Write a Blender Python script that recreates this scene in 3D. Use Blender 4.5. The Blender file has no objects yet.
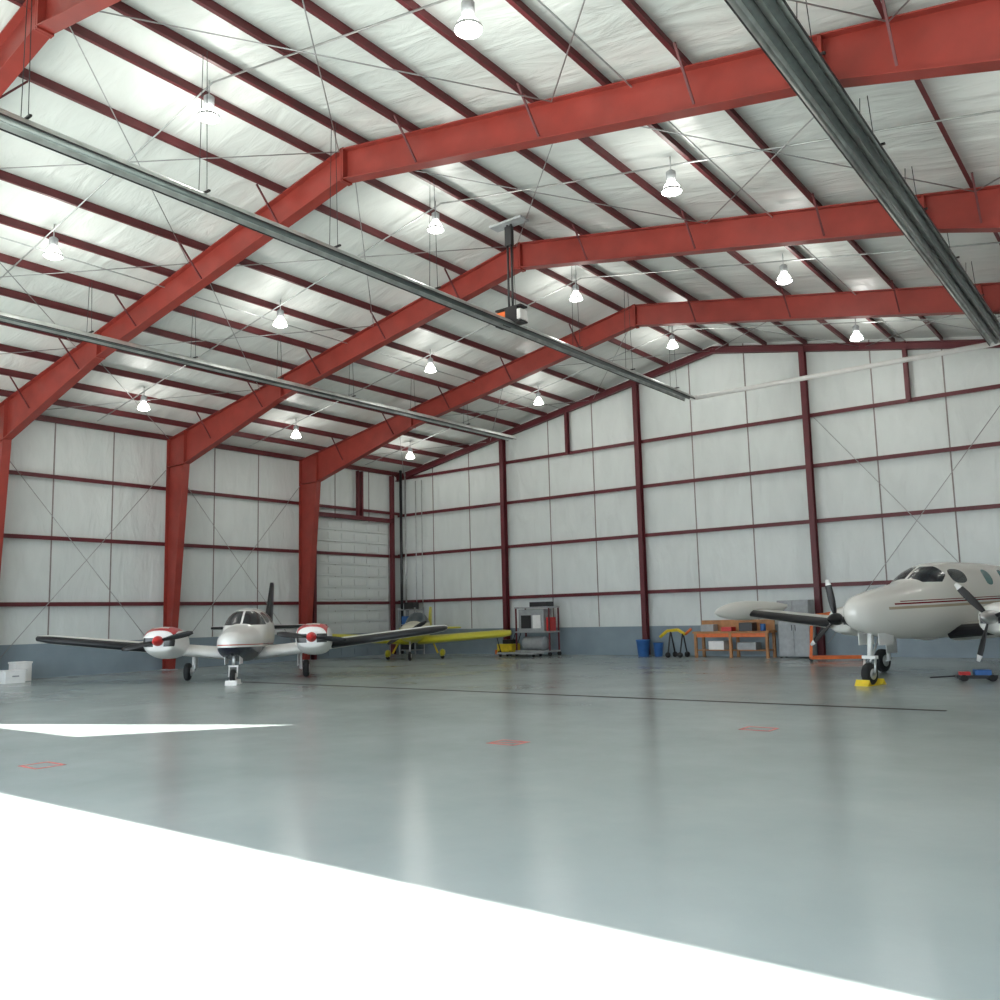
import bpy, math, random
from mathutils import Vector, Matrix
random.seed(4)
scene=bpy.context.scene
try:
    scene.view_settings.view_transform='Standard'
    scene.view_settings.look='None'
except Exception as e: print(e)

# ------------------------------------------------------------ constants
W=34.34; HW=W/2; L=32.7; B=6.48
E=8.95; R=12.1; SL=(R-E)/HW
def zr(x): return E+SL*x if x<=HW else E+SL*(W-x)
FY=[-B*i for i in range(1,5)]

# ------------------------------------------------------------ node helpers
class S:
    def __init__(s,nt,k): s.nt=nt; s.k=k
    def _m(s,op,o,c=None):
        n=s.nt.nodes.new('ShaderNodeMath'); n.operation=op
        s.nt.links.new(s.k,n.inputs[0])
        for i,v in ((1,o),(2,c)):
            if v is None: continue
            if isinstance(v,S): s.nt.links.new(v.k,n.inputs[i])
            else: n.inputs[i].default_value=v
        return S(s.nt,n.outputs[0])
    def __add__(s,o): return s._m('ADD',o)
    def __sub__(s,o): return s._m('SUBTRACT',o)
    def __mul__(s,o): return s._m('MULTIPLY',o)
    def __truediv__(s,o): return s._m('DIVIDE',o)
    def __gt__(s,o): return s._m('GREATER_THAN',o)
    def __lt__(s,o): return s._m('LESS_THAN',o)
    def __and__(s,o): return s._m('MULTIPLY',o)
    def __or__(s,o): return s._m('MAXIMUM',o)
    def abs(s): return s._m('ABSOLUTE',None)
    def pow(s,p): return s._m('POWER',p)
def between(a,lo,hi): return (a>lo)&(a<hi)
def ell(a,b,ca,cb,ra,rb):
    return (((a-ca)/ra).abs().pow(2.6)+((b-cb)/rb).abs().pow(2.6))<1.0

def base_mat(name,col,rough=.5,metal=0.,emit=None,es=0.,spec=None):
    m=bpy.data.materials.new(name); m.use_nodes=True
    nt=m.node_tree; b=nt.nodes['Principled BSDF']
    b.inputs['Base Color'].default_value=(*col,1); b.inputs['Roughness'].default_value=rough
    b.inputs['Metallic'].default_value=metal
    if emit: b.inputs['Emission Color'].default_value=(*emit,1); b.inputs['Emission Strength'].default_value=es
    if spec is not None: b.inputs['Specular IOR Level'].default_value=spec
    return m
def xyz(nt):
    t=nt.nodes.new('ShaderNodeTexCoord'); s=nt.nodes.new('ShaderNodeSeparateXYZ')
    nt.links.new(t.outputs['Object'],s.inputs[0])
    return t,[S(nt,s.outputs[i]) for i in range(3)]
def mat(name,col,rough=.5,metal=0.,var=.12,scale=6.,bump=.0,**k):
    m=base_mat(name,col,rough,metal,**k); nt=m.node_tree; b=nt.nodes['Principled BSDF']
    t=nt.nodes.new('ShaderNodeTexCoord'); n=nt.nodes.new('ShaderNodeTexNoise')
    n.inputs['Scale'].default_value=scale; n.inputs['Detail'].default_value=5
    nt.links.new(t.outputs['Object'],n.inputs['Vector'])
    r=nt.nodes.new('ShaderNodeValToRGB')
    r.color_ramp.elements[0].position=.3; r.color_ramp.elements[1].position=.7
    r.color_ramp.elements[0].color=(*[c*(1-var) for c in col],1)
    r.color_ramp.elements[1].color=(*[min(1,c*(1+var)) for c in col],1)
    nt.links.new(n.outputs['Fac'],r.inputs[0]); nt.links.new(r.outputs[0],b.inputs['Base Color'])
    if bump:
        bp=nt.nodes.new('ShaderNodeBump'); bp.inputs['Strength'].default_value=bump; bp.inputs['Distance'].default_value=.05
        nt.links.new(n.outputs['Fac'],bp.inputs['Height']); nt.links.new(bp.outputs[0],b.inputs['Normal'])
    return m
def mixcol(nt,prev,mask,col):
    n=nt.nodes.new('ShaderNodeMix'); n.data_type='RGBA'
    nt.links.new(mask.k,n.inputs['Factor'])
    if isinstance(prev,tuple): n.inputs['A'].default_value=(*prev,1)
    else: nt.links.new(prev,n.inputs['A'])
    n.inputs['B'].default_value=(*col,1)
    return n.outputs['Result']
def paint(name,base,layers,rough=.3):
    """layers: list of (fn(x,y,z)->mask, colour)"""
    m=base_mat(name,base,rough); nt=m.node_tree; b=nt.nodes['Principled BSDF']
    t,(x,y,z)=xyz(nt); cur=base
    for fn,c in layers: cur=mixcol(nt,cur,fn(x,y,z),c)
    nt.links.new(cur,b.inputs['Base Color'])
    b.inputs['Coat Weight'].default_value=.3
    return m

# ------------------------------------------------------------ mesh builder
class MB:
    def __init__(s): s.v=[];s.f=[];s.m=[];s.sm=[];s.mats=[]
    def mi(s,m):
        if m not in s.mats: s.mats.append(m)
        return s.mats.index(m)
    def add(s,vs,fs,m,smooth=False):
        o=len(s.v); s.v+= [tuple(v) for v in vs]; i=s.mi(m)
        for f in fs: s.f.append([o+q for q in f]); s.m.append(i); s.sm.append(smooth)
    def box(s,c,d,m,rot=None):
        vs=[]
        for k in range(8):
            p=Vector(((k&1)-.5,((k>>1)&1)-.5,((k>>2)&1)-.5)); p=Vector((p.x*d[0],p.y*d[1],p.z*d[2]))
            if rot: p=rot@p
            vs.append(p+Vector(c))
        s.add(vs,[(0,2,3,1),(4,5,7,6),(0,1,5,4),(2,6,7,3),(0,4,6,2),(1,3,7,5)],m)
    def bx(s,x0,x1,y0,y1,z0,z1,m): s.box(((x0+x1)/2,(y0+y1)/2,(z0+z1)/2),(x1-x0,y1-y0,z1-z0),m)
    def beam(s,a,b,w,h,m):
        a=Vector(a);b=Vector(b);d=b-a
        q=d.to_track_quat('X','Z').to_matrix()
        s.box((a+b)/2,(d.length,w,h),m,q)
    def tube(s,a,b,r,m,r2=None,n=10,smooth=True):
        a=Vector(a);b=Vector(b); r2=r if r2 is None else r2
        q=(b-a).to_track_quat('Z','Y').to_matrix()
        vs=[];fs=[]
        for p,rr in ((a,r),(b,r2)):
            for i in range(n):
                t=2*math.pi*i/n; vs.append(p+q@Vector((rr*math.cos(t),rr*math.sin(t),0)))
        for i in range(n): fs.append((i,(i+1)%n,n+(i+1)%n,n+i))
        s.add(vs,fs,m,smooth); o=len(s.v)-2*n; k=s.mi(m)
        s.f+=[[o+i for i in range(n)][::-1],[o+n+i for i in range(n)]]; s.m+=[k,k]; s.sm+=[False,False]
    def path(s,pts,r,m,n=8):
        for a,b in zip(pts,pts[1:]): s.tube(a,b,r,m,n=n)
    def loft(s,rings,m,smooth=True,cap=True,fm=None):
        n=len(rings[0])
        o=len(s.v); s.v+=[tuple(p) for r in rings for p in r]
        for k in range(len(rings)-1):
            for i in range(n):
                j=(i+1)%n; s.f.append([o+k*n+i,o+k*n+j,o+(k+1)*n+j,o+(k+1)*n+i])
                s.m.append(s.mi(fm(k,i) if fm else m)); s.sm.append(smooth)
        if cap:
            s.f.append([o+i for i in range(n)][::-1]); s.m.append(s.mi(m)); s.sm.append(smooth)
            s.f.append([o+(len(rings)-1)*n+i for i in range(n)]); s.m.append(s.mi(m)); s.sm.append(smooth)
    def lathe(s,c,axis,prof,m,n=20,smooth=True,cap=True):
        c=Vector(c); q=Vector(axis).to_track_quat('Z','Y').to_matrix(); rings=[]
        for h,r in prof: rings.append([c+q@Vector((r*math.cos(2*math.pi*i/n),r*math.sin(2*math.pi*i/n),h)) for i in range(n)])
        s.loft(rings,m,smooth,cap)
    def obj(s,name,parent=None,bevel=0):
        me=bpy.data.meshes.new(name); me.from_pydata(s.v,[],s.f)
        for m in s.mats: me.materials.append(m)
        me.polygons.foreach_set('material_index',s.m); me.polygons.foreach_set('use_smooth',s.sm)
        me.update()
        import bmesh
        bm=bmesh.new(); bm.from_mesh(me); bmesh.ops.recalc_face_normals(bm,faces=bm.faces); bm.to_mesh(me); bm.free()
        o=bpy.data.objects.new(name,me); scene.collection.objects.link(o)
        if parent: o.parent=parent
        if bevel:
            b=o.modifiers.new('bevel','BEVEL'); b.width=bevel; b.segments=2; b.limit_method='ANGLE'
        return o
def empty(name,loc,rz=0):
    o=bpy.data.objects.new(name,None); scene.collection.objects.link(o); o.location=loc; o.rotation_euler=(0,0,rz); return o

# ------------------------------------------------------------ materials
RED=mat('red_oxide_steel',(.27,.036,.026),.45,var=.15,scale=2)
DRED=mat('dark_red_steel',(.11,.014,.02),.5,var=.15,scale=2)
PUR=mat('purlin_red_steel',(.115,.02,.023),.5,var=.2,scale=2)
GALV=mat('galvanised_steel',(.5,.52,.52),.35,.8,scale=8)
ROD=mat('steel_rod',(.38,.38,.38),.4,.6)
BLK=mat('black_steel',(.02,.02,.022),.4)
TUBE=mat('heater_tube',(.13,.15,.145),.32,.6)
WHITE=mat('white_paint',(.8,.8,.78),.4,var=.04)
GREY=mat('grey_paint',(.35,.37,.38),.5)
RUB=mat('rubber',(.015,.015,.016),.8)
ALU=mat('aluminium',(.7,.7,.7),.28,.9,var=.05)
YEL=mat('yellow_paint',(.75,.55,.03),.4)
ORG=mat('orange_paint',(.75,.16,.03),.45)
BLUE=mat('blue_plastic',(.03,.12,.35),.45)
WOOD=mat('wood',(.42,.2,.08),.6,var=.25,scale=4)
REDP=mat('red_paint',(.6,.03,.03),.4)
SEAM=mat('seam_tape',(.25,.22,.21),.6)

def insulation(name,col,axis):
    m=base_mat(name,col,.42); nt=m.node_tree; b=nt.nodes['Principled BSDF']
    t=nt.nodes.new('ShaderNodeTexCoord')
    mp=nt.nodes.new('ShaderNodeMapping'); nt.links.new(t.outputs['Object'],mp.inputs[0])
    mp.inputs['Scale'].default_value={'w':(1.6,1.6,.5),'r':(.5,1.8,.5)}[axis]
    n=nt.nodes.new('ShaderNodeTexNoise'); n.inputs['Scale'].default_value=1.2; n.inputs['Detail'].default_value=6; n.inputs['Distortion'].default_value=.6
    nt.links.new(mp.outputs[0],n.inputs['Vector'])
    n2=nt.nodes.new('ShaderNodeTexNoise'); n2.inputs['Scale'].default_value=.25; n2.inputs['Detail'].default_value=3
    nt.links.new(t.outputs['Object'],n2.inputs['Vector'])
    r=nt.nodes.new('ShaderNodeValToRGB'); r.color_ramp.elements[0].position=.3; r.color_ramp.elements[1].position=.75
    r.color_ramp.elements[0].color=(*[c*.86 for c in col],1); r.color_ramp.elements[1].color=(*[min(1,c*1.06) for c in col],1)
    a=S(nt,n.outputs['Fac'])*.5+S(nt,n2.outputs['Fac'])*.5
    nt.links.new(a.k,r.inputs[0]); nt.links.new(r.outputs[0],b.inputs['Base Color'])
    bp=nt.nodes.new('ShaderNodeBump'); bp.inputs['Strength'].default_value=.6; bp.inputs['Distance'].default_value=.12
    nt.links.new(n.outputs['Fac'],bp.inputs['Height']); nt.links.new(bp.outputs[0],b.inputs['Normal'])
    return m
INSW=insulation('wall_insulation_vinyl',(.71,.755,.74),'w')
INSR=insulation('roof_insulation_vinyl',(.78,.81,.78),'r')
WAIN=mat('wainscot_panel',(.225,.285,.325),.4,var=.1,scale=1)

def floor_mat():
    m=base_mat('epoxy_floor',(.36,.43,.43),.2); nt=m.node_tree; b=nt.nodes['Principled BSDF']
    t=nt.nodes.new('ShaderNodeTexCoord')
    n=nt.nodes.new('ShaderNodeTexNoise'); n.inputs['Scale'].default_value=.35; n.inputs['Detail'].default_value=8; n.inputs['Roughness'].default_value=.6
    nt.links.new(t.outputs['Object'],n.inputs['Vector'])
    r=nt.nodes.new('ShaderNodeValToRGB'); r.color_ramp.elements[0].position=.3; r.color_ramp.elements[1].position=.7
    r.color_ramp.elements[0].color=(.325,.38,.375,1); r.color_ramp.elements[1].color=(.395,.445,.435,1)
    nt.links.new(n.outputs['Fac'],r.inputs[0])
    n2=nt.nodes.new('ShaderNodeTexNoise'); n2.inputs['Scale'].default_value=2.5; n2.inputs['Detail'].default_value=10; n2.inputs['Roughness'].default_value=.8
    nt.links.new(t.outputs['Object'],n2.inputs['Vector'])
    n3=nt.nodes.new('ShaderNodeTexNoise'); n3.inputs['Scale'].default_value=5.; n3.inputs['Detail'].default_value=2
    nt.links.new(t.outputs['Object'],n3.inputs['Vector'])
    sp=((S(nt,n2.outputs['Fac'])<.29)|(S(nt,n3.outputs['Fac'])<.2))*.5
    nt.links.new(mixcol(nt,r.outputs[0],sp,(.2,.2,.18)),b.inputs['Base Color'])
    rr=S(nt,n.outputs['Fac'])*.14+S(nt,n2.outputs['Fac'])*.12+.06
    nt.links.new(rr.k,b.inputs['Roughness'])
    b.inputs['Specular IOR Level'].default_value=.45
    bp=nt.nodes.new('ShaderNodeBump'); bp.inputs['Strength'].default_value=.1; bp.inputs['Distance'].default_value=.015
    nt.links.new(n2.outputs['Fac'],bp.inputs['Height']); nt.links.new(bp.outputs[0],b.inputs['Normal'])
    return m
FLOOR=floor_mat()

# ------------------------------------------------------------ shell
m=MB(); m.bx(0,W,-L,0,-.2,0,FLOOR); m.obj('floor')
m=MB(); m.bx(-40,W+40,-L-60,-L,-.25,-.02,mat('concrete_apron',(.5,.49,.46),.8,var=.1)); m.obj('ground')
m=MB()
for xa,xb in ((0,HW),(HW,W)):
    za,zb=zr(xa),zr(xb)
    m.add([(xa,-L,za),(xb,-L,zb),(xb,0,zb),(xa,0,za),(xa,-L,za+.2),(xb,-L,zb+.2),(xb,0,zb+.2),(xa,0,za+.2)],
      [(0,1,2,3),(7,6,5,4),(0,4,5,1),(2,6,7,3),(0,3,7,4),(1,5,6,2)],INSR)
m.obj('ceiling')
m=MB(); m.bx(-.2,0,-L,0,0,E+.2,INSW); m.obj('wall_left')
m=MB(); m.bx(W,W+.2,-L,0,0,E+.2,INSW); m.obj('wall_right')
m=MB()
pts=[(0,0),(W,0),(W,E+.2),(HW,R+.2),(0,E+.2)]
m.add([(x,0,z) for x,z in pts]+[(x,.2,z) for x,z in pts],[(0,1,2,3,4),(9,8,7,6,5)]+[(i,(i+1)%5,5+(i+1)%5,5+i) for i in range(5)],INSW)
m.obj('wall_back')
# front wall with the hangar door opening and an added gable hole for the second sun patch
KX,KY=.15,.927
def hole(px,py):
    z=(py+L)/KY; return (px-KX*z,z)
cu=bpy.data.curves.new('wall_front','CURVE'); cu.dimensions='2D'; cu.fill_mode='BOTH'; cu.extrude=.05
DX0,DX1,DH=3.5,33.2,5.42
outer=[(0,0),(DX0,0),(DX0,DH),(DX1,DH),(DX1,0),(W,0),(W,E+.2),(HW,R+.2),(0,E+.2)]
inner=[hole(19.1,-22.2),hole(17,-25.0),hole(14,-25.05),hole(13.8,-24.7)]  # added unseen hole, outline projected back from the sun sliver on the floor
for pl in (outer,inner):
    sp=cu.splines.new('POLY'); sp.points.add(len(pl)-1); sp.use_cyclic_u=True
    for p,(a,b) in zip(sp.points,pl): p.co=(a,b,0,1)
co=bpy.data.objects.new('tmpc',cu); scene.collection.objects.link(co)
co.rotation_euler=(math.radians(90),0,0); co.location=(0,-L,0)
bpy.context.view_layer.update()
me=bpy.data.meshes.new_from_object(co.evaluated_get(bpy.context.evaluated_depsgraph_get()))
wf=bpy.data.objects.new('wall_front',me); scene.collection.objects.link(wf); wf.matrix_world=co.matrix_world.copy()
me.materials.clear(); me.materials.append(INSW); bpy.data.objects.remove(co)

# wainscot
m=MB(); m.bx(.0,.04,-L+.1,-.02,0,1.15,WAIN); m.obj('baseboard_left')
m=MB(); m.bx(.05,W-.05,-.04,0,0,1.15,WAIN); m.obj('baseboard_back')
m=MB(); m.bx(W-.04,W,-L+.1,-.05,0,1.15,WAIN); m.obj('baseboard_right')

# ------------------------------------------------------------ girts and end wall posts
GB=[2.5,4.78,6.77,8.62]; GL=[2.46,4.72,6.85]
m=MB()
for z in GB:
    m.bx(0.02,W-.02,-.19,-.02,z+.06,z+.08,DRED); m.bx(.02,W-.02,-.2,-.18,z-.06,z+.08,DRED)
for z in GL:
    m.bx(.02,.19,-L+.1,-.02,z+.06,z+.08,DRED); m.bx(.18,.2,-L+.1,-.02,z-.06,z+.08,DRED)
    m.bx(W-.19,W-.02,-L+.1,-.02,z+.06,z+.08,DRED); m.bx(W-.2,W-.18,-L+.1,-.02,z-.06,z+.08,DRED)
m.obj('trim_1')
m=MB()
def hpost(x,z0,z1,w=.2,d=.24):
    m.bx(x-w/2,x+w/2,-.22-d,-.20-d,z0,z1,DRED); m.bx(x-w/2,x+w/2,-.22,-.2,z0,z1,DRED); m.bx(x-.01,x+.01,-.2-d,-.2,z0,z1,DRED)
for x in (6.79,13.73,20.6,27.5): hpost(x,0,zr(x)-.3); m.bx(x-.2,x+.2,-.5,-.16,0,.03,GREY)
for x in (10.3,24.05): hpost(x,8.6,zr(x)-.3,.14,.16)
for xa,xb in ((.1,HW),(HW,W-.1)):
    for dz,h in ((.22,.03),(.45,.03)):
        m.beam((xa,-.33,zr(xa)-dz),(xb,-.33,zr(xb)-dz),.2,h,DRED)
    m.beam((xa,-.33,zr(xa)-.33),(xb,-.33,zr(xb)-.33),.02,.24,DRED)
m.obj('trim_2')
# seams
m=MB()
for i in range(15):
    x=2.29*(i+1)-.05
    if x>W-1: break
    if min(abs(x-c) for c in (6.79,13.73,20.6,27.5))<.3: continue
    m.bx(x-.022,x+.022,-.02,-.001,1.16,zr(x)-.02,SEAM)
for i in range(14):
    y=-B/3*(i+1)
    if i%3==2: continue
    for xx in (.001,W-.02): m.bx(xx,xx+.018,y-.022,y+.022,1.16,E-.02,SEAM)
m.obj('trim_3')

# ------------------------------------------------------------ rigid frames
def frame(y,name):
    m=MB(); T=.024; FW=.27
    def half(mir):
        X=(lambda x:x) if not mir else (lambda x:W-x)
        top=lambda x: zr(x)-.22
        out=[(.22,0),(.22,top(.22)),(1.25,top(1.25)),(7,top(7)),(HW,top(HW))]
        inn=[(.62,0),(1.34,7.72),(1.34,7.72),(7,top(7)-.72),(HW,top(HW)-.68)]
        def strip(a,b,w=FW):
            (x0,z0),(x1,z1)=a,b
            if abs(x0-x1)+abs(z0-z1)<1e-4: return
            m.beam((X(x0),y,z0),(X(x1),y,z1),w,T,RED)
        for a,b in zip(out,out[1:]): strip(a,b)
        for a,b in zip(inn,inn[1:]): strip(a,b)
        for k in range(4):
            q=[out[k],out[k+1],inn[k+1],inn[k]]
            if k==1: q=[out[1],out[2],inn[2]]
            vs=[(X(x),y-.008,z) for x,z in q]+[(X(x),y+.008,z) for x,z in q]; n=len(q)
            m.add(vs,[tuple(range(n)),tuple(range(2*n-1,n-1,-1))]+[(i,(i+1)%n,n+(i+1)%n,n+i) for i in range(n)],RED)
        def plate(x,zt,zb,t=.05):
            m.bx(min(X(x-t/2),X(x+t/2)),max(X(x-t/2),X(x+t/2)),y-FW/2,y+FW/2,zb,zt,RED)
        plate(HW-.03,top(HW)+.02,top(HW)-.74)
        plate(7,top(7)+.01,top(7)-.76)
        strip((.22,7.72),(1.34,7.72)); strip((1.34,7.72),(1.34,top(1.34)))
        m.bx(min(X(.15),X(.75)),max(X(.15),X(.75)),y-.18,y+.18,0,.03,GREY)
        for j in range(2,12,2):
            x=1.5*j
            if x>HW-.5: break
            zb=top(x)-.7 if x>6 else top(x)-.72-.25*(7-x)/6
            for sgn in (-1,1):
                m.beam((X(x),y+sgn*.1,zb+.05),(X(x),y+sgn*.72,zr(x)-.14),.035,.035,PUR)
    half(False); half(True)
    return m.obj(name)
for i,y in enumerate(FY): frame(y,'rigid_frame' if i==0 else 'rigid_frame.%03d'%i)

# purlins
m=MB()
for sgn in (0,1):
    for j in range(12):
        x=.12+1.5*j if j else .16
        if x>HW-.25: x=HW-.25
        X=x if not sgn else W-x
        z=zr(X)
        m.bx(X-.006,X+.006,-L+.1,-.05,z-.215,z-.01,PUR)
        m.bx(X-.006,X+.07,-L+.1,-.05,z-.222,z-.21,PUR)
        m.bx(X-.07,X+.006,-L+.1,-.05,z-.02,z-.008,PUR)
m.obj('trim_4')

# bracing rods, conduits
m=MB()
def rod(a,b,r=.012,mt=ROD): m.tube(a,b,r,mt,n=6)
for k in range(5):
    y0=-B*k-.2 ; y1=-B*(k+1)+.2
    if k in (1,2,4):
        for xa in (.35,W-.35):
            rod((xa,y0,.4),(xa,y1,7.6)); rod((xa,y1,.4),(xa,y0,7.6))
    if k in (0,2,3):
        for xs in ((.5,6),(6,11.6),(11.6,HW),(HW,22.7),(22.7,28.3),(28.3,W-.5)):
            a,b=xs
            rod((a,y0,zr(a)-.32),(b,y1,zr(b)-.32)); rod((b,y0,zr(b)-.32),(a,y1,zr(a)-.32))
rod((20.9,-.5,.5),(27.2,-.5,8.5)); rod((27.2,-.5,.5),(20.9,-.5,8.5))
rod((27.8,-.5,.5),(33.9,-.5,8.5)); rod((33.9,-.5,.5),(27.8,-.5,8.5))
m.obj('trim_5')
LX=[3.8,10.9,16.9,23.3,30.3]; LY=[-22.7,-16.2,-9.75,-3.25]
m=MB()
for y in LY:
    m.tube((1,y-.1,zr(1)-.26),(HW,y-.1,zr(HW)-.26),.018,GALV,n=6); m.tube((HW,y-.1,zr(HW)-.26),(W-1,y-.1,zr(W-1)-.26),.018,GALV,n=6)
for x in (10.2,24.2): m.tube((x,-L+.3,zr(x)-.28),(x,-.6,zr(x)-.28),.016,GALV,n=6)
m.obj('trim_6')

# ------------------------------------------------------------ high bay lamps
BULB=base_mat('lamp_glass',(.9,.9,.88),.2,emit=(1,.98,.93),es=14.0)
def lamp(x,y,name,lit=True):
    z=zr(x)-.66
    root=empty(name,(x,y,z))
    m=MB()
    m.tube((0,0,.3),(0,0,.64),.015,GALV,n=6)
    m.lathe((0,0,0),(0,0,1),[(.12,.07),(.14,.1),(.3,.1),(.34,.05)],GREY,14)
    m.obj('ballast_housing',root)
    m=MB(); m.lathe((0,0,0),(0,0,1),[(-.16,.03),(-.155,.14),(-.12,.2),(-.08,.2),(.0,.15),(.08,.09),(.13,.07)],BULB,20)
    m.obj('glass_refractor',root)
    m=MB(); m.lathe((0,0,0),(0,0,1),[(-.125,.205),(-.1,.21),(-.075,.205)],GALV,20,cap=False); m.obj('rim_band',root)
    ld=bpy.data.lights.new('lamp_light','POINT'); ld.energy=60; ld.color=(1,.98,.92); ld.shadow_soft_size=.2; ld.specular_factor=.4
    lo=bpy.data.objects.new('lamp_light',ld); scene.collection.objects.link(lo); lo.parent=root; lo.location=(0,0,-.42)
k=0
for x in LX:
    for y in LY:
        lamp(x,y,'high_bay_lamp' if k==0 else 'high_bay_lamp.%03d'%k); k+=1

# ------------------------------------------------------------ radiant tube heaters
HOOD=mat('heater_hood',(.55,.58,.56),.35,.6,var=.2,scale=3)
def heater(xa,xb,y0,y1,z,name):
    root=empty(name,(0,0,0)); m=MB()
    for x in [q for q in (xa,xb) if q is not None]:
        wide=1.35 if x==xb else 1.0
        for dx in ((-.1,.1) if x==xb else (0,)): m.tube((x+dx,y0,z),(x+dx,y1,z),.055,TUBE,n=14)
        prof=[(-.2*wide,-.06),(-.17*wide,0.02),(-.08*wide,.09),(.08*wide,.09),(.17*wide,.02),(.2*wide,-.06)]
        n=len(prof)
        vs=[(x+a,y0,z+b) for a,b in prof]+[(x+a,y1,z+b) for a,b in prof]
        vs+=[(x+a*.97,y0,z+b-.012) for a,b in prof]+[(x+a*.97,y1,z+b-.012) for a,b in prof]
        fs=[(i,i+1,n+i+1,n+i) for i in range(n-1)]+[(2*n+i,2*n+i+1,3*n+i+1,3*n+i) for i in range(n-1)]
        m.add(vs,fs,HOOD)
        for s_ in (-1,1): m.bx(x+s_*.2*wide-.01,x+s_*.2*wide+.01,y0,y1,z-.08,z-.055,BLK)
        yy=y0+.5
        while yy<y1:
            for s_ in (-.12,.12): m.tube((x+s_,yy,z+.08),(x+s_*.5,yy,zr(x)-.22),.007,BLK,n=5)
            m.bx(x-.2*wide,x+.2*wide,yy-.02,yy+.02,z+.09,z+.12,BLK)
            yy+=3.0
    if xb is not None:
        m.path([(xa,y1,z),(xa+.25,y1+.12,z),(xb-.25,y1+.12,z),(xb,y1,z)],.08,WHITE,12)
    m.obj('tube_and_reflector',root)
    return root
ht=heater(17.95,27.4,-30,-4.3,9.0,'tube_heater')
heater(9.35,None,-30.5,-3.0,9.0,'tube_heater.001')
# burner unit on drop pole (part of the heater)
m=MB()
zt=zr(17.95)-9.0
m.box((0,0,zt-.26),(1.0,.35,.06),GREY)
for s_ in (-.06,.06): m.tube((s_,0,.35),(s_,0,zt-.25),.03,BLK,n=8)
m.box((0,0,zt-.6),(.2,.12,.5),BLK)
m.box((-.22,0,.2),(.3,.3,.3),ORG); m.box((.1,0,.22),(.36,.32,.36),BLK); m.box((.33,0,.2),(.12,.3,.26),WHITE)
m.box((0,0,.42),(.8,.3,.04),BLK); m.box((0,0,0.02),(.8,.3,.04),BLK)
m.tube((-.35,0,.2),(-.6,0,.28),.05,GALV); o=m.obj('burner_box',ht); o.location=(17.95,-14.55,9.0)

# ------------------------------------------------------------ overhead door in left wall, corner pipes
DOORP=mat('door_panel_white',(.66,.70,.69),.4,var=.04,scale=1)
m=MB(); y0,y1=-5.75,-.95; hgt=6.35
ns=12
for i in range(ns):
    z0=hgt*i/ns; z1=hgt*(i+1)/ns-.03
    mt=WAIN if i<2 else DOORP
    m.bx(.05,.12,y0,y1,z0,z1,mt)
    for j in range(6):
        a=y0+(y1-y0)*(j+.12)/6; b=y0+(y1-y0)*(j+.88)/6
        m.bx(.12,.145,a,b,z0+.1,z1-.1,mt)
m.obj('door_1',bevel=.004)
m=MB()
m.bx(.2,.4,y0-.15,y0,0,6.8,DRED); m.bx(.2,.4,y1,y1+.15,0,8.7,DRED); m.bx(.2,.4,y0-.15,y1+.15,6.36,6.55,DRED)
for y in (-2.9,-3.15): m.bx(.2,.36,y-.05,y+.05,6.55,8.7,DRED)
m.bx(.13,.2,y0-.02,y0+.05,0,6.3,GALV); m.bx(.13,.2,y1-.05,y1+.02,0,6.3,GALV)
m.obj('trim_7')
m=MB()
m.tube((.5,-.45,0),(.5,-.45,9.0),.07,BLK); m.tube((.75,-.4,0),(.75,-.4,8.9),.04,GALV); m.tube((1.35,-.3,.8),(1.35,-.3,8.4),.02,GALV)
m.tube((1.75,-.3,.8),(1.75,-.3,8.4),.02,GALV)
m.obj('sprinkler_riser_pipes')

# ------------------------------------------------------------ floor markings
m=MB(); m.bx(9.2,27.6,-16.16,-16.02,-.001,.004,mat('drain_slot',(.03,.028,.025),.8,spec=.1)); m.obj('trench_drain')
RL=mat('red_floor_paint',(.5,.07,.06),.5)
for k,(x,y,a) in enumerate(((23.4,-22.3,.0),(25.8,-19.5,.0),(19.4,-26.6,0))):
    m=MB(); w,h,t=.46,.38,.035
    m.bx(-w/2,w/2,-h/2,-h/2+t,0,.003,RL);m.bx(-w/2,w/2,h/2-t,h/2,0,.003,RL);m.bx(-w/2,-w/2+t,-h/2,h/2,0,.003,RL);m.bx(w/2-t,w/2,-h/2,h/2,0,.003,RL)
    if k==0: m.beam((-w/2,-h/2,.0015),(w/2,h/2,.0015),t,.003,RL)
    o=m.obj('floor_marking' if k==0 else 'floor_marking.%03d'%k); o.location=(x,y,0)

# ------------------------------------------------------------ aircraft
def interp(st,sub=6):
    out=[]
    n=len(st)
    for k in range(n-1):
        p0=st[max(k-1,0)];p1=st[k];p2=st[k+1];p3=st[min(k+2,n-1)]
        for i in range(sub):
            t=i/sub; r=[]
            for a,b,c,d in zip(p0,p1,p2,p3):
                m1=(c-a)*.4; m2=(d-b)*.4
                r.append((2*t**3-3*t**2+1)*b+(t**3-2*t**2+t)*m1+(-2*t**3+3*t**2)*c+(t**3-t**2)*m2)
            out.append(r)
    out.append(list(st[-1])); return out
def body(m,st,mt,yc=0,e=2.3,n=32,sub=5):
    rings=[]
    for x,hw,zb,zt in interp(st,sub):
        hw=max(hw,.01); zc=(zb+zt)/2; hz=max((zt-zb)/2,.01); r=[]
        for i in range(n):
            t=2*math.pi*i/n; c,s_=math.cos(t),math.sin(t)
            r.append((x,yc+hw*math.copysign(abs(c)**(2/e),c),zc+hz*math.copysign(abs(s_)**(2/e),s_)))
        rings.append(r)
    m.loft(rings,mt)
AF=[(1,0),(.8,.035),(.6,.06),(.4,.078),(.25,.078),(.12,.062),(.05,.042),(.015,.022),(0,0),(.015,-.018),(.05,-.03),(.12,-.042),(.25,-.05),(.4,-.048),(.6,-.035),(.8,-.018)]
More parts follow.
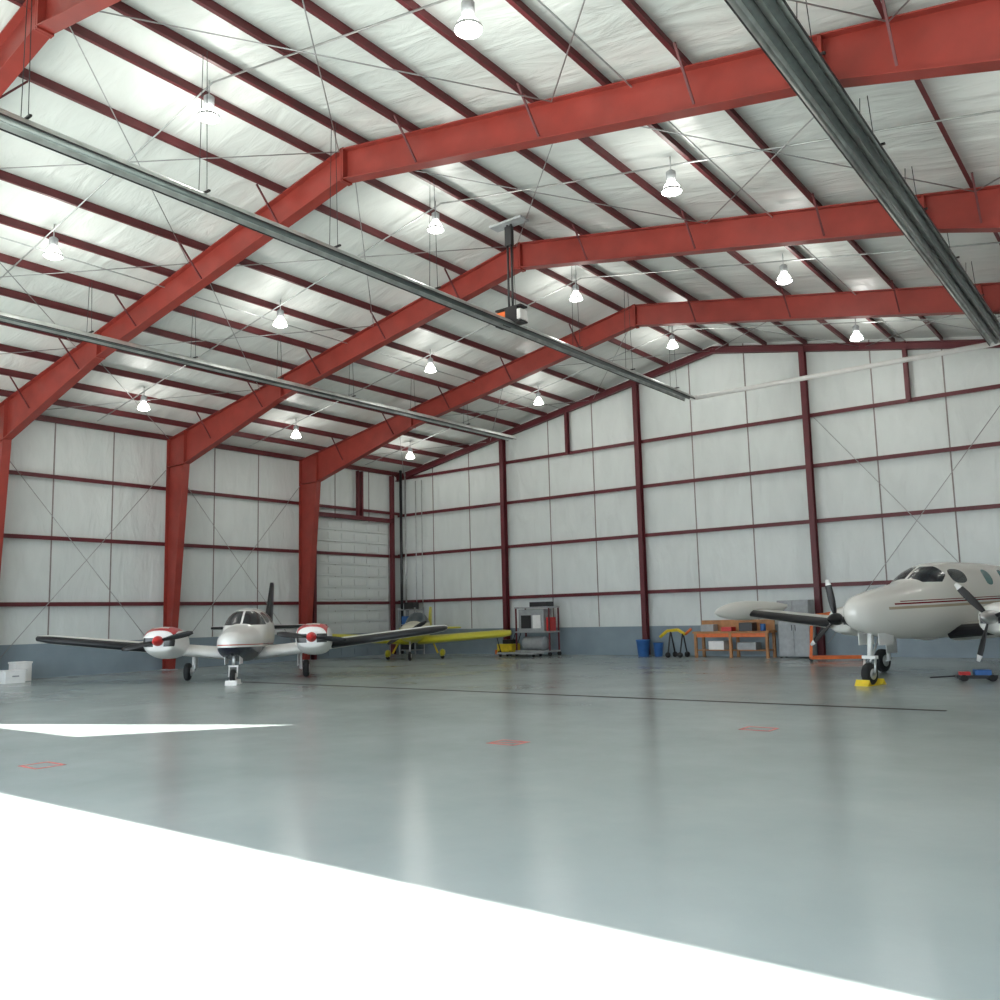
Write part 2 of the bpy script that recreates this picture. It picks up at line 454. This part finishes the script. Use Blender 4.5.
def wing(m,secs,mt,boot=None,vertical=False,thk=1.,bootrange=(5,10)):
    """secs: (xLE,span,zpos,chord)"""
    rings=[]
    for xl,sp,zp,c in secs:
        if vertical: rings.append([(xl-a*c,sp+b*c*thk,zp) for a,b in AF])
        else: rings.append([(xl-a*c,sp,zp+b*c*thk) for a,b in AF])
    m.loft(rings,mt,fm=(lambda k,i: boot if boot and bootrange[0]<=i<bootrange[1] else mt))
def wheel(m,x,y,r,w):
    m.lathe((x,y-w/2,r),(0,1,0),[(0,r*.55),(0.01,r*.85),(w*.2,r*.98),(w*.5,r),(w*.8,r*.98),(w-.01,r*.85),(w,r*.55)],RUB,24)
    m.lathe((x,y-w/2-.01,r),(0,1,0),[(0,r*.2),(.005,r*.5),(w+.015,r*.5),(w+.02,r*.2)],ALU,18)
def prop(m,x,y,z,rad,ang,nb,spin,mb,tipc=None,sr=.15,sl=.35):
    m.lathe((x-.08,y,z),(1,0,0),[(0,sr),(.08,sr*1.02),(.08+sl*.4,sr*.85),(.08+sl*.75,sr*.5),(.08+sl,.01)],spin,20)
    for b in range(nb):
        a=ang+2*math.pi*b/nb; d=Vector((0,math.cos(a),math.sin(a))); q=Vector((0,-math.sin(a),math.cos(a)))
        rings=[]
        fr=[(.1,.04,.9),(.25,.07,.8),(.45,.085,.6),(.7,.085,.4),(.86,.078,.33),(.861,.078,.33),(1,.04,.25)]
        for t,w,tw in fr:
            c=Vector((x,y,z))+d*rad*t; u=(q*math.cos(tw)+Vector((1,0,0))*math.sin(tw)); nn=u.cross(d)
            rings.append([c+u*w*math.cos(k*math.pi/4)+nn*.016*math.sin(k*math.pi/4) for k in range(8)])
        m.loft(rings,mb,fm=(lambda k,i: tipc if (tipc and k>=4) else mb))

# --- left twin
LH=math.radians(-45.5)
def twin_left():
    root=empty('twin_engine_airplane',(8.05,-15.1,0),LH)
    NAVY=(.012,.014,.03); WH=(.86,.855,.83); GL=(.02,.025,.03)
    P=paint('twin_fuselage_paint',WH,[
        (lambda x,y,z:(z<(x*.02+.97))&(x>-4.8),NAVY),
        (lambda x,y,z:between(z-x*.02,1.02,1.05),(.5,.1,.05)),
        (lambda x,y,z:between(x,.48,1.22)&(z>1.62)&(z<2.03)&(y.abs()>.03),GL),
        (lambda x,y,z:ell(x,z,.05,1.83,.38,.16)&(y.abs()>.4),GL),
        (lambda x,y,z:ell(x,z,-.8,1.83,.38,.16)&(y.abs()>.4),GL),
        (lambda x,y,z:ell(x,z,-1.6,1.83,.3,.14)&(y.abs()>.4),GL)],.25)
    m=MB()
    body(m,[(3.25,.05,1.06,1.18),(3.15,.22,.92,1.32),(2.85,.37,.78,1.44),(2.2,.5,.67,1.52),(1.5,.57,.61,1.6),(1.2,.6,.57,1.67),(.75,.63,.55,1.97),(.3,.65,.55,2.1),(-.8,.65,.55,2.12),(-1.8,.58,.62,2.03),(-3,.38,.85,1.85),(-4.5,.19,1.15,1.68),(-5.5,.07,1.35,1.58)],P)
    m.obj('fuselage',root)
    Wp=base_mat('twin_wing_white',WH,.3); BT=base_mat('deice_boot',(.015,.017,.02),.45)
    m=MB()
    for s_ in (-1,1):
        wing(m,[(.95,.3*s_,.72,2.0),(.62,2.55*s_,.95,1.65)],Wp,None,thk=1.5)
        wing(m,[(.62,2.5*s_,.95,1.65),(.5,5.6*s_,1.3,1.35),(.35,6.0*s_,1.35,1.0),(.1,6.1*s_,1.37,.5)],Wp,BT,thk=1.5,bootrange=(5,11))
    m.obj('wing',root)
    RC=(.55,.03,.04)
    NP=paint('nacelle_paint',WH,[(lambda x,y,z:(z>1.32)&(x>1.05)&(x<2.05)&(((y.abs()-2.1).abs())<.42),RC),
        (lambda x,y,z:(z>1.4)&(x>1.25)&(x<1.85)&(((y.abs()-2.1).abs())<.2),WH),
        (lambda x,y,z:(x>2.02)&(z<1.33)&(z>1.08)&(((y.abs()-2.1).abs())>.14),(.02,.02,.02))],.3)
    for s_,nm in ((-1,'right'),(1,'left')):
        m=MB(); yc=2.1*s_
        body(m,[(2.12,.28,.98,1.44),(2.05,.42,.92,1.53),(1.7,.5,.8,1.62),(1.1,.52,.7,1.62),(.4,.46,.7,1.54),(-.4,.3,.8,1.28),(-1.1,.06,.95,1.05)],NP,yc,2.6,24)
        m.obj('nacelle_'+nm,root)
        m=MB(); prop(m,2.2,yc,1.24,.97,(-.12 if s_>0 else .22),2,REDP,BLK,None,.14,.34); m.obj('propeller_'+nm,root)
        m=MB(); wheel(m,0,1.75*s_,.26,.19)
        m.tube((0,1.75*s_-.16*s_,.26),(0,1.75*s_-.16*s_,.85),.04,WHITE); m.tube((0,1.75*s_-.16*s_,.26),(0,1.75*s_,.26),.03,ALU)
        m.box((-.02,1.75*s_-.24*s_,.55),(.42,.02,.4),WHITE); m.obj('main_gear_'+nm,root)
    m=MB(); wheel(m,2.5,0,.21,.15)
    for s_ in (-.11,.11): m.tube((2.5,s_,.21),(2.45,s_,.5),.02,WHITE)
    m.tube((2.45,0,.5),(2.38,0,.85),.045,ALU); m.box((2.45,0,.5),(.08,.26,.05),WHITE)
    m.box((2.4,-.2,.68),(.5,.015,.25),WHITE); m.box((2.4,.2,.68),(.5,.015,.25),WHITE); m.obj('nose_gear',root)
    NV=base_mat('navy_tail',NAVY,.3)
    m=MB(); wing(m,[(-3.6,0,1.6,1.9),(-4.2,0,2.0,1.45),(-5.1,0,3.05,.85),(-5.2,0,3.12,.65)],NV,BT,True,1.2)
    for s_ in (-1,1): wing(m,[(-4.5,.05*s_,1.48,1.15),(-4.75,2.0*s_,1.5,.8),(-4.9,2.05*s_,1.5,.55)],Wp,BT,thk=1.2)
    m.obj('tail',root)
twin_left()

# --- yellow low wing plane
def yellow():
    root=empty('yellow_low_wing_airplane',(5.1,-4.4,0),math.radians(-58))
    YC=(.58,.54,.04); GL=(.03,.05,.06); FW_=(.68,.66,.5)
    P=paint('yellow_fuselage_paint',FW_,[(lambda x,y,z:(z<1.1),YC),(lambda x,y,z:between(z,1.1,1.17)&(x>-3),(.05,.1,.25)),(lambda x,y,z:(z>1.5)&between(x,-1.1,.5),GL)],.3)
    YW=base_mat('yellow_wing_paint',YC,.3)
    m=MB(); body(m,[(1.9,.12,1.0,1.25),(1.8,.34,.86,1.42),(1.3,.44,.74,1.5),(.6,.48,.68,1.54),(.1,.48,.66,1.82),(-.3,.48,.66,1.95),(-.9,.44,.7,1.82),(-1.5,.32,.78,1.55),(-3,.15,.98,1.35),(-3.9,.05,1.1,1.28)],P,n=28); m.obj('fuselage',root)
    m=MB()
    for s_ in (-1,1): wing(m,[(.8,.2*s_,.74,1.6),(.75,3.7*s_,.95,1.4),(.5,4.0*s_,.98,1.0)],YW,thk=1.7)
    wing(m,[(-2.8,0,1.25,1.1),(-3.3,0,2.2,.65)],YW,None,True)
    for s_ in (-1,1): wing(m,[(-2.9,.03*s_,1.2,.9),(-3.1,1.4*s_,1.22,.65)],YW)
    m.obj('wing_and_tail',root)
    m=MB()
    for s_ in (-1,1):
        wheel(m,.3,1.15*s_,.2,.14); m.tube((.3,.95*s_,.25),(.1,.7*s_,.75),.04,YEL)
        body(m,[(.65,.03,.2,.28),(.45,.1,.1,.4),(.2,.11,.12,.4),(-.15,.02,.22,.3)],YW,1.15*s_+.0,2.2,12)
    m.tube((1.45,0,.25),(1.35,0,.85),.035,ALU); wheel(m,1.45,0,.18,.12)
    m.obj('landing_gear',root)
    m=MB(); prop(m,1.97,0,1.13,.9,.5,2,WHITE,BLK); m.obj('propeller',root)
yellow()

# --- right twin with tip tanks
def twin_right():
    root=empty('tip_tank_twin_airplane',(26.27,-7.85,0),math.radians(-106.4))
    WH=(.76,.75,.70); GL=(.02,.028,.035); GR=(.06,.17,.17); MR=(.2,.015,.02)
    P=paint('cabin_twin_paint',WH,[
        (lambda x,y,z:between(z-(x*-.02),1.80,1.835)&(x<3.4),MR),
        (lambda x,y,z:between(z-(x*-.02),1.86,1.88)&(x<3.2),MR),
        (lambda x,y,z:between(z-(x*-.02),1.70,1.76)&(x<3.6),(.45,.38,.28)),
        (lambda x,y,z:between(x,1.28,2.02)&(z>2.24)&(z<2.62)&(y.abs()>.03)&((z+x*.62)>3.2),GL),
        (lambda x,y,z:ell(x,z,.82,2.38,.34,.17)&(y.abs()>.3),GL)]+
        [((lambda cx:(lambda x,y,z:ell(x,z,cx,2.36,.18,.19)&(y.abs()>.3)))(-.55-.85*k),GR) for k in range(3)],.22)
    m=MB()
    body(m,[(4.42,.04,1.52,1.64),(4.34,.18,1.38,1.8),(4.05,.35,1.2,1.95),(3.4,.5,1.05,2.08),(2.6,.61,.97,2.2),(2.1,.67,.95,2.3),(1.6,.71,.93,2.56),(1.1,.73,.92,2.7),(.4,.74,.92,2.75),(-1.5,.74,.95,2.74),(-3,.6,1.1,2.62),(-5,.33,1.5,2.4),(-6.4,.1,1.85,2.15)],P,n=40)
    m.obj('fuselage',root)
    Wp=base_mat('cabin_twin_wing',WH,.3); BT=base_mat('boot_black',(.015,.015,.018),.45)
    m=MB()
    for s_ in (-1,1): wing(m,[(1.1,.4*s_,1.02,2.1),(.75,2.3*s_,1.17,1.75),(.5,5.85*s_,1.58,1.25)],Wp,BT,thk=1.6,bootrange=(5,10))
    m.obj('wing',root)
    for s_,nm in ((-1,'right'),(1,'left')):
        m=MB(); y=5.98*s_
        body(m,[(1.75,.02,1.62,1.66),(1.55,.12,1.52,1.78),(1.0,.23,1.42,1.92),(.3,.27,1.4,1.97),(-.5,.24,1.44,1.95),(-1.2,.12,1.58,1.9),(-1.65,.02,1.78,1.84)],Wp,y,2.1,20)
        m.obj('tip_tank_'+nm,root)
        m=MB(); yc=1.85*s_
        body(m,[(1.98,.24,1.15,1.62),(1.9,.33,1.08,1.68),(1.5,.4,1.0,1.74),(.8,.42,.95,1.74),(0,.4,.95,1.65),(-1,.28,1.05,1.45),(-1.9,.04,1.2,1.3)],Wp,yc,2.6,24)
        m.box((1.96,yc+.19,1.38),(.05,.13,.2),BLK); m.box((1.96,yc-.19,1.38),(.05,.13,.2),BLK)
        m.obj('nacelle_'+nm,root)
        m=MB(); prop(m,2.1,yc,1.42,1.0,(1.75 if s_<0 else 2.3),3,BLK if s_<0 else ALU,BLK,WHITE,.15,.36); m.obj('propeller_'+nm,root)
        m=MB(); wheel(m,0,1.95*s_,.3,.2)
        m.tube((0,1.95*s_-.18*s_,.3),(.0,1.95*s_-.18*s_,1.1),.05,WHITE); m.tube((0,1.95*s_-.18*s_,.3),(0,1.95*s_,.3),.035,ALU)
        m.box((0,1.95*s_-.28*s_,.75),(.5,.02,.5),WHITE); m.obj('main_gear_'+nm,root)
    m=MB(); wheel(m,3.8,0,.24,.18)
    for s_ in (-.13,.13): m.tube((3.8,s_,.24),(3.74,s_,.6),.024,ALU)
    m.box((3.74,0,.6),(.12,.32,.07),WHITE); m.tube((3.74,0,.6),(3.66,0,1.2),.055,WHITE)
    m.tube((3.74,0,.5),(3.3,0,1.05),.02,ALU)
    m.box((3.45,-.24,.99),(.6,.015,.26),WHITE); m.box((3.45,.24,.99),(.6,.015,.26),WHITE)
    m.obj('nose_gear',root)
    m=MB(); wing(m,[(-4.6,0,2.2,2.1),(-5.9,0,3.9,1.0)],Wp,BT,True,1.2)
    for s_ in (-1,1): wing(m,[(-5.0,.1*s_,2.15,1.4),(-5.4,2.5*s_,2.2,.8)],Wp,BT,thk=1.1)
    m.obj('tail',root)
twin_right()

# wheel chocks
def chock(x,y,rz,name):
    root=empty(name,(x,y,0),rz); m=MB()
    mt=YEL if name=='wheel_chock' else WHITE
    for s_ in (-1,1):
        a=.2*s_;b=.36*s_
        vs=[(a,-.16,0),(b,-.16,0),((a+b)/2,-.16,.13),(a,.16,0),(b,.16,0),((a+b)/2,.16,.13)]
        m.add(vs,[(0,1,2),(3,5,4),(0,3,4,1),(1,4,5,2),(2,5,3,0)],mt)
    m.tube((-.28,.2,.02),(.28,.2,.02),.012,mt,n=6); m.obj('chock_blocks',root)
h=math.radians(-106.4)
chock(25.2,-11.5,h,'wheel_chock')
chock(8.05+2.5*math.cos(LH),-15.1+2.5*math.sin(LH),LH,'wheel_chock.001')

# ------------------------------------------------------------ clutter along the back wall
root=empty('workbench',(17.75,-1.15,0)); m=MB()
m.bx(-1.45,1.45,-.4,.4,.88,.95,WOOD); m.bx(-1.35,1.35,-.33,.33,.25,.29,WOOD)
for x in (-1.35,0,1.35):
    for y in (-.33,.33): m.bx(x-.05,x+.05,y-.05,y+.05,0,.88,WOOD)
m.bx(-1.4,1.4,-.36,-.32,.74,.88,ORG); m.bx(-1.4,1.4,.34,.4,.95,1.35,WOOD)
m.obj('bench_frame',root,.008)
m=MB(); m.bx(-1.2,-.7,-.2,.2,.95,1.2,GREY); m.bx(-.4,.0,-.2,.2,.95,1.1,REDP); m.bx(.3,.8,-.25,.2,.95,1.25,BLK); m.bx(-.9,-.3,-.25,.25,.29,.6,WHITE); m.bx(.2,.9,-.25,.25,.29,.55,GREY)
m.tube((1.1,0,.95),(1.1,0,1.2),.1,BLUE); m.obj('bench_tools',root,.01)
root=empty('tool_cabinet',(20.0,-1.0,0)); m=MB()
m.bx(-.55,.55,-.3,.3,.06,2.0,GREY); m.bx(-.53,-.01,-.325,-.3,.1,1.96,GREY); m.bx(.01,.53,-.325,-.3,.1,1.96,GREY)
for s_ in (-.06,.06): m.bx(s_-.012,s_+.012,-.35,-.325,.95,1.15,BLK)
for x in (-.5,.5):
    for y in (-.25,.25): m.bx(x-.04,x+.04,y-.04,y+.04,0,.06,BLK)
m.obj('cabinet_body',root,.008)
root=empty('blue_trash_bin',(13.95,-1.0,0)); m=MB()
m.lathe((0,0,0),(0,0,1),[(0,.2),(.02,.21),(.6,.27),(.62,.29),(.65,.29),(.65,.25),(.08,.2)],BLUE,20); m.obj('bin',root)
root=empty('blue_trash_bin.001',(14.55,-.9,0)); m=MB()
m.lathe((0,0,0),(0,0,1),[(0,.14),(.02,.15),(.5,.2),(.53,.22),(.53,.18),(.05,.14)],BLUE,20); m.obj('bin',root)
def hoist(x,y,rz,name,mt,sc=1.):
    root=empty(name,(x,y,0),rz); root.scale=(sc,)*3; m=MB()
    m.beam((-.6,-.45,.12),(1.0,-.3,.12),.08,.08,mt); m.beam((-.6,.45,.12),(1.0,.3,.12),.08,.08,mt); m.beam((-.6,-.45,.12),(-.6,.45,.12),.08,.08,mt)
    m.beam((-.6,0,.12),(-.5,0,1.45),.09,.09,mt); m.beam((-.5,0,1.45),(1.0,0,1.65),.08,.1,mt); m.beam((-.55,0,.5),(.1,0,1.5),.07,.07,BLK)
    m.tube((1.0,0,1.6),(1.0,0,1.2),.015,BLK,n=6)
    for p in ((-.6,-.45),(-.6,.45),(1.0,-.3),(1.0,.3)): m.lathe((p[0],p[1]-.025,.05),(0,1,0),[(0,.05),(.05,.05)],BLK,12)
    m.obj('hoist_frame',root)
hoist(21.6,-2.6,math.radians(20),'engine_hoist',ORG)
root=empty('tow_bar_cart',(15.4,-1.3,0)); m=MB()
m.path([(-.55,0,.75),(-.25,0,.98),(.2,0,1.02),(.5,0,.85)],.06,YEL); m.path([(.5,0,.85),(.75,0,1.05)],.05,ORG)
m.path([(-.1,-.3,.12),(-.1,0,1.0),(-.1,.3,.12)],.03,BLK); m.path([(.4,-.3,.12),(.4,0,.95),(.4,.3,.12)],.03,BLK)
for p in ((-.1,-.3),(-.1,.3),(.4,-.3),(.4,.3)): m.lathe((p[0],p[1]-.03,.1),(0,1,0),[(0,.1),(.06,.1)],RUB,14)
m.obj('cart_frame',root)
root=empty('ground_power_cart',(9.0,-1.1,0)); m=MB()
for x in (-.85,.85):
    for y in (-.35,.35): m.bx(x-.03,x+.03,y-.03,y+.03,.12,2.05,DRED); m.lathe((x,y-.03,.09),(0,1,0),[(0,.09),(.06,.09)],RUB,14)
for z in (.2,1.0,2.02): m.bx(-.9,.9,-.4,.4,z-.03,z+.03,GREY)
m.bx(-.75,.55,-.3,.3,1.03,1.95,GREY); m.bx(-.6,-.1,-.34,-.3,1.15,1.7,BLK); m.bx(.0,.4,-.34,-.3,1.15,1.7,WHITE)
m.lathe((-.7,0,.52),(1,0,0),[(0,.1),(.08,.28),(1.1,.28),(1.18,.1)],GREY,18); m.bx(.6,.82,-.2,.2,1.03,1.6,REDP)
m.bx(-.2,.7,-.25,.25,2.05,2.25,BLK)
m.obj('cart_body',root,.006)
root=empty('flat_dolly',(8.8,-2.1,0)); m=MB(); m.bx(-1.0,1.0,-.3,.3,.12,.18,GREY)
for x in (-.85,.85):
    for y in (-.25,.25): m.lathe((x,y-.025,.06),(0,1,0),[(0,.06),(.05,.06)],RUB,12)
m.path([(-1,0,.15),(-1.2,0,.8)],.02,BLK); m.obj('dolly',root)
root=empty('yellow_floor_sweeper',(7.5,-1.1,0)); m=MB()
m.bx(-.45,.35,-.3,.3,.15,.5,YEL); m.bx(-.2,.2,-.22,.22,.5,.68,BLK); m.path([(.3,-.2,.5),(.5,-.2,1.0),(.5,.2,1.0),(.3,.2,.5)],.02,BLK)
for x in (-.3,.25):
    for y in (-.3,.27): m.lathe((x,y,.12),(0,1,0),[(0,.12),(.05,.12)],RUB,14)
m.bx(-.6,-.45,-.25,.25,.05,.25,ORG); m.obj('sweeper_body',root,.02)
root=empty('storage_rack',(1.45,-.8,0)); m=MB()
for x in (-.5,.5):
    for y in (-.3,.3): m.bx(x-.03,x+.03,y-.03,y+.03,0,2.2,GREY)
for z in (.2,.8,1.4,2.1): m.bx(-.53,.53,-.33,.33,z-.02,z+.02,GREY)
m.bx(-.4,.1,-.2,.2,.22,.6,BLK); m.bx(.15,.45,-.2,.2,.82,1.15,WHITE); m.bx(-.45,0,-.2,.2,1.42,1.8,BLUE); m.bx(-.3,.3,-.2,.2,2.12,2.45,BLK)
m.obj('rack',root)
for k,(x,y,w,h_) in enumerate(((1.75,-19.2,.6,.4),(1.0,-18.6,.5,.62))):
    root=empty('white_storage_box' if k==0 else 'white_storage_box.001',(x,y,0)); m=MB()
    m.bx(-w/2,w/2,-w/2,w/2,0,h_-.06,WHITE); m.bx(-w/2-.02,w/2+.02,-w/2-.02,w/2+.02,h_-.06,h_,WHITE); m.bx(w/2,w/2+.02,-.1,.1,h_*.5,h_*.6,GREY); m.obj('box',root,.01)
root=empty('airplane_tug',(27.0,-9.6,0),.3); root.scale=(.75,.75,.6); m=MB()
m.bx(-.6,.5,-.25,.25,.1,.22,BLK); m.bx(-.1,.35,-.2,.2,.22,.42,BLUE); m.bx(-.5,-.2,-.15,.15,.22,.34,REDP)
for x in (-.4,.35):
    for y in (-.3,.24): m.lathe((x,y,.12),(0,1,0),[(0,.12),(.06,.12)],RUB,14)
m.path([(-.6,0,.18),(-1.3,0,.12)],.03,BLK); m.obj('tug_body',root,.01)

# ------------------------------------------------------------ light
sd=bpy.data.lights.new('sun','SUN'); sd.energy=25; sd.angle=math.radians(.5); sd.color=(1,.98,.9)
so=bpy.data.objects.new('sun',sd); scene.collection.objects.link(so)
so.rotation_euler=Vector((KX,KY,-1)).to_track_quat('-Z','Y').to_euler(); so.location=(17,-60,40)
w=bpy.data.worlds.new('sky'); scene.world=w; w.use_nodes=True
bg=w.node_tree.nodes['Background']; bg.inputs[0].default_value=(.80,.9,1,1); bg.inputs[1].default_value=5.8

# ------------------------------------------------------------ camera
yaw,pit,rol,f=.6522,.1191,.0245,885.57
F=Vector((-math.sin(yaw)*math.cos(pit),math.cos(yaw)*math.cos(pit),math.sin(pit)))
Rt=Vector((math.cos(yaw),math.sin(yaw),0)); U=Rt.cross(F)
cx=Rt*math.cos(rol)-U*math.sin(rol); cy=Rt*math.sin(rol)+U*math.cos(rol); cz=-F
M=Matrix(((cx.x,cy.x,cz.x,30.808),(cx.y,cy.y,cz.y,-32.057),(cx.z,cy.z,cz.z,1.7),(0,0,0,1)))
cd=bpy.data.cameras.new('camera'); cam=bpy.data.objects.new('camera',cd); scene.collection.objects.link(cam)
cam.matrix_world=M; cd.sensor_width=36; cd.lens=f/1000*36; cd.shift_y=.01; cd.clip_start=.05; cd.clip_end=500
scene.camera=cam
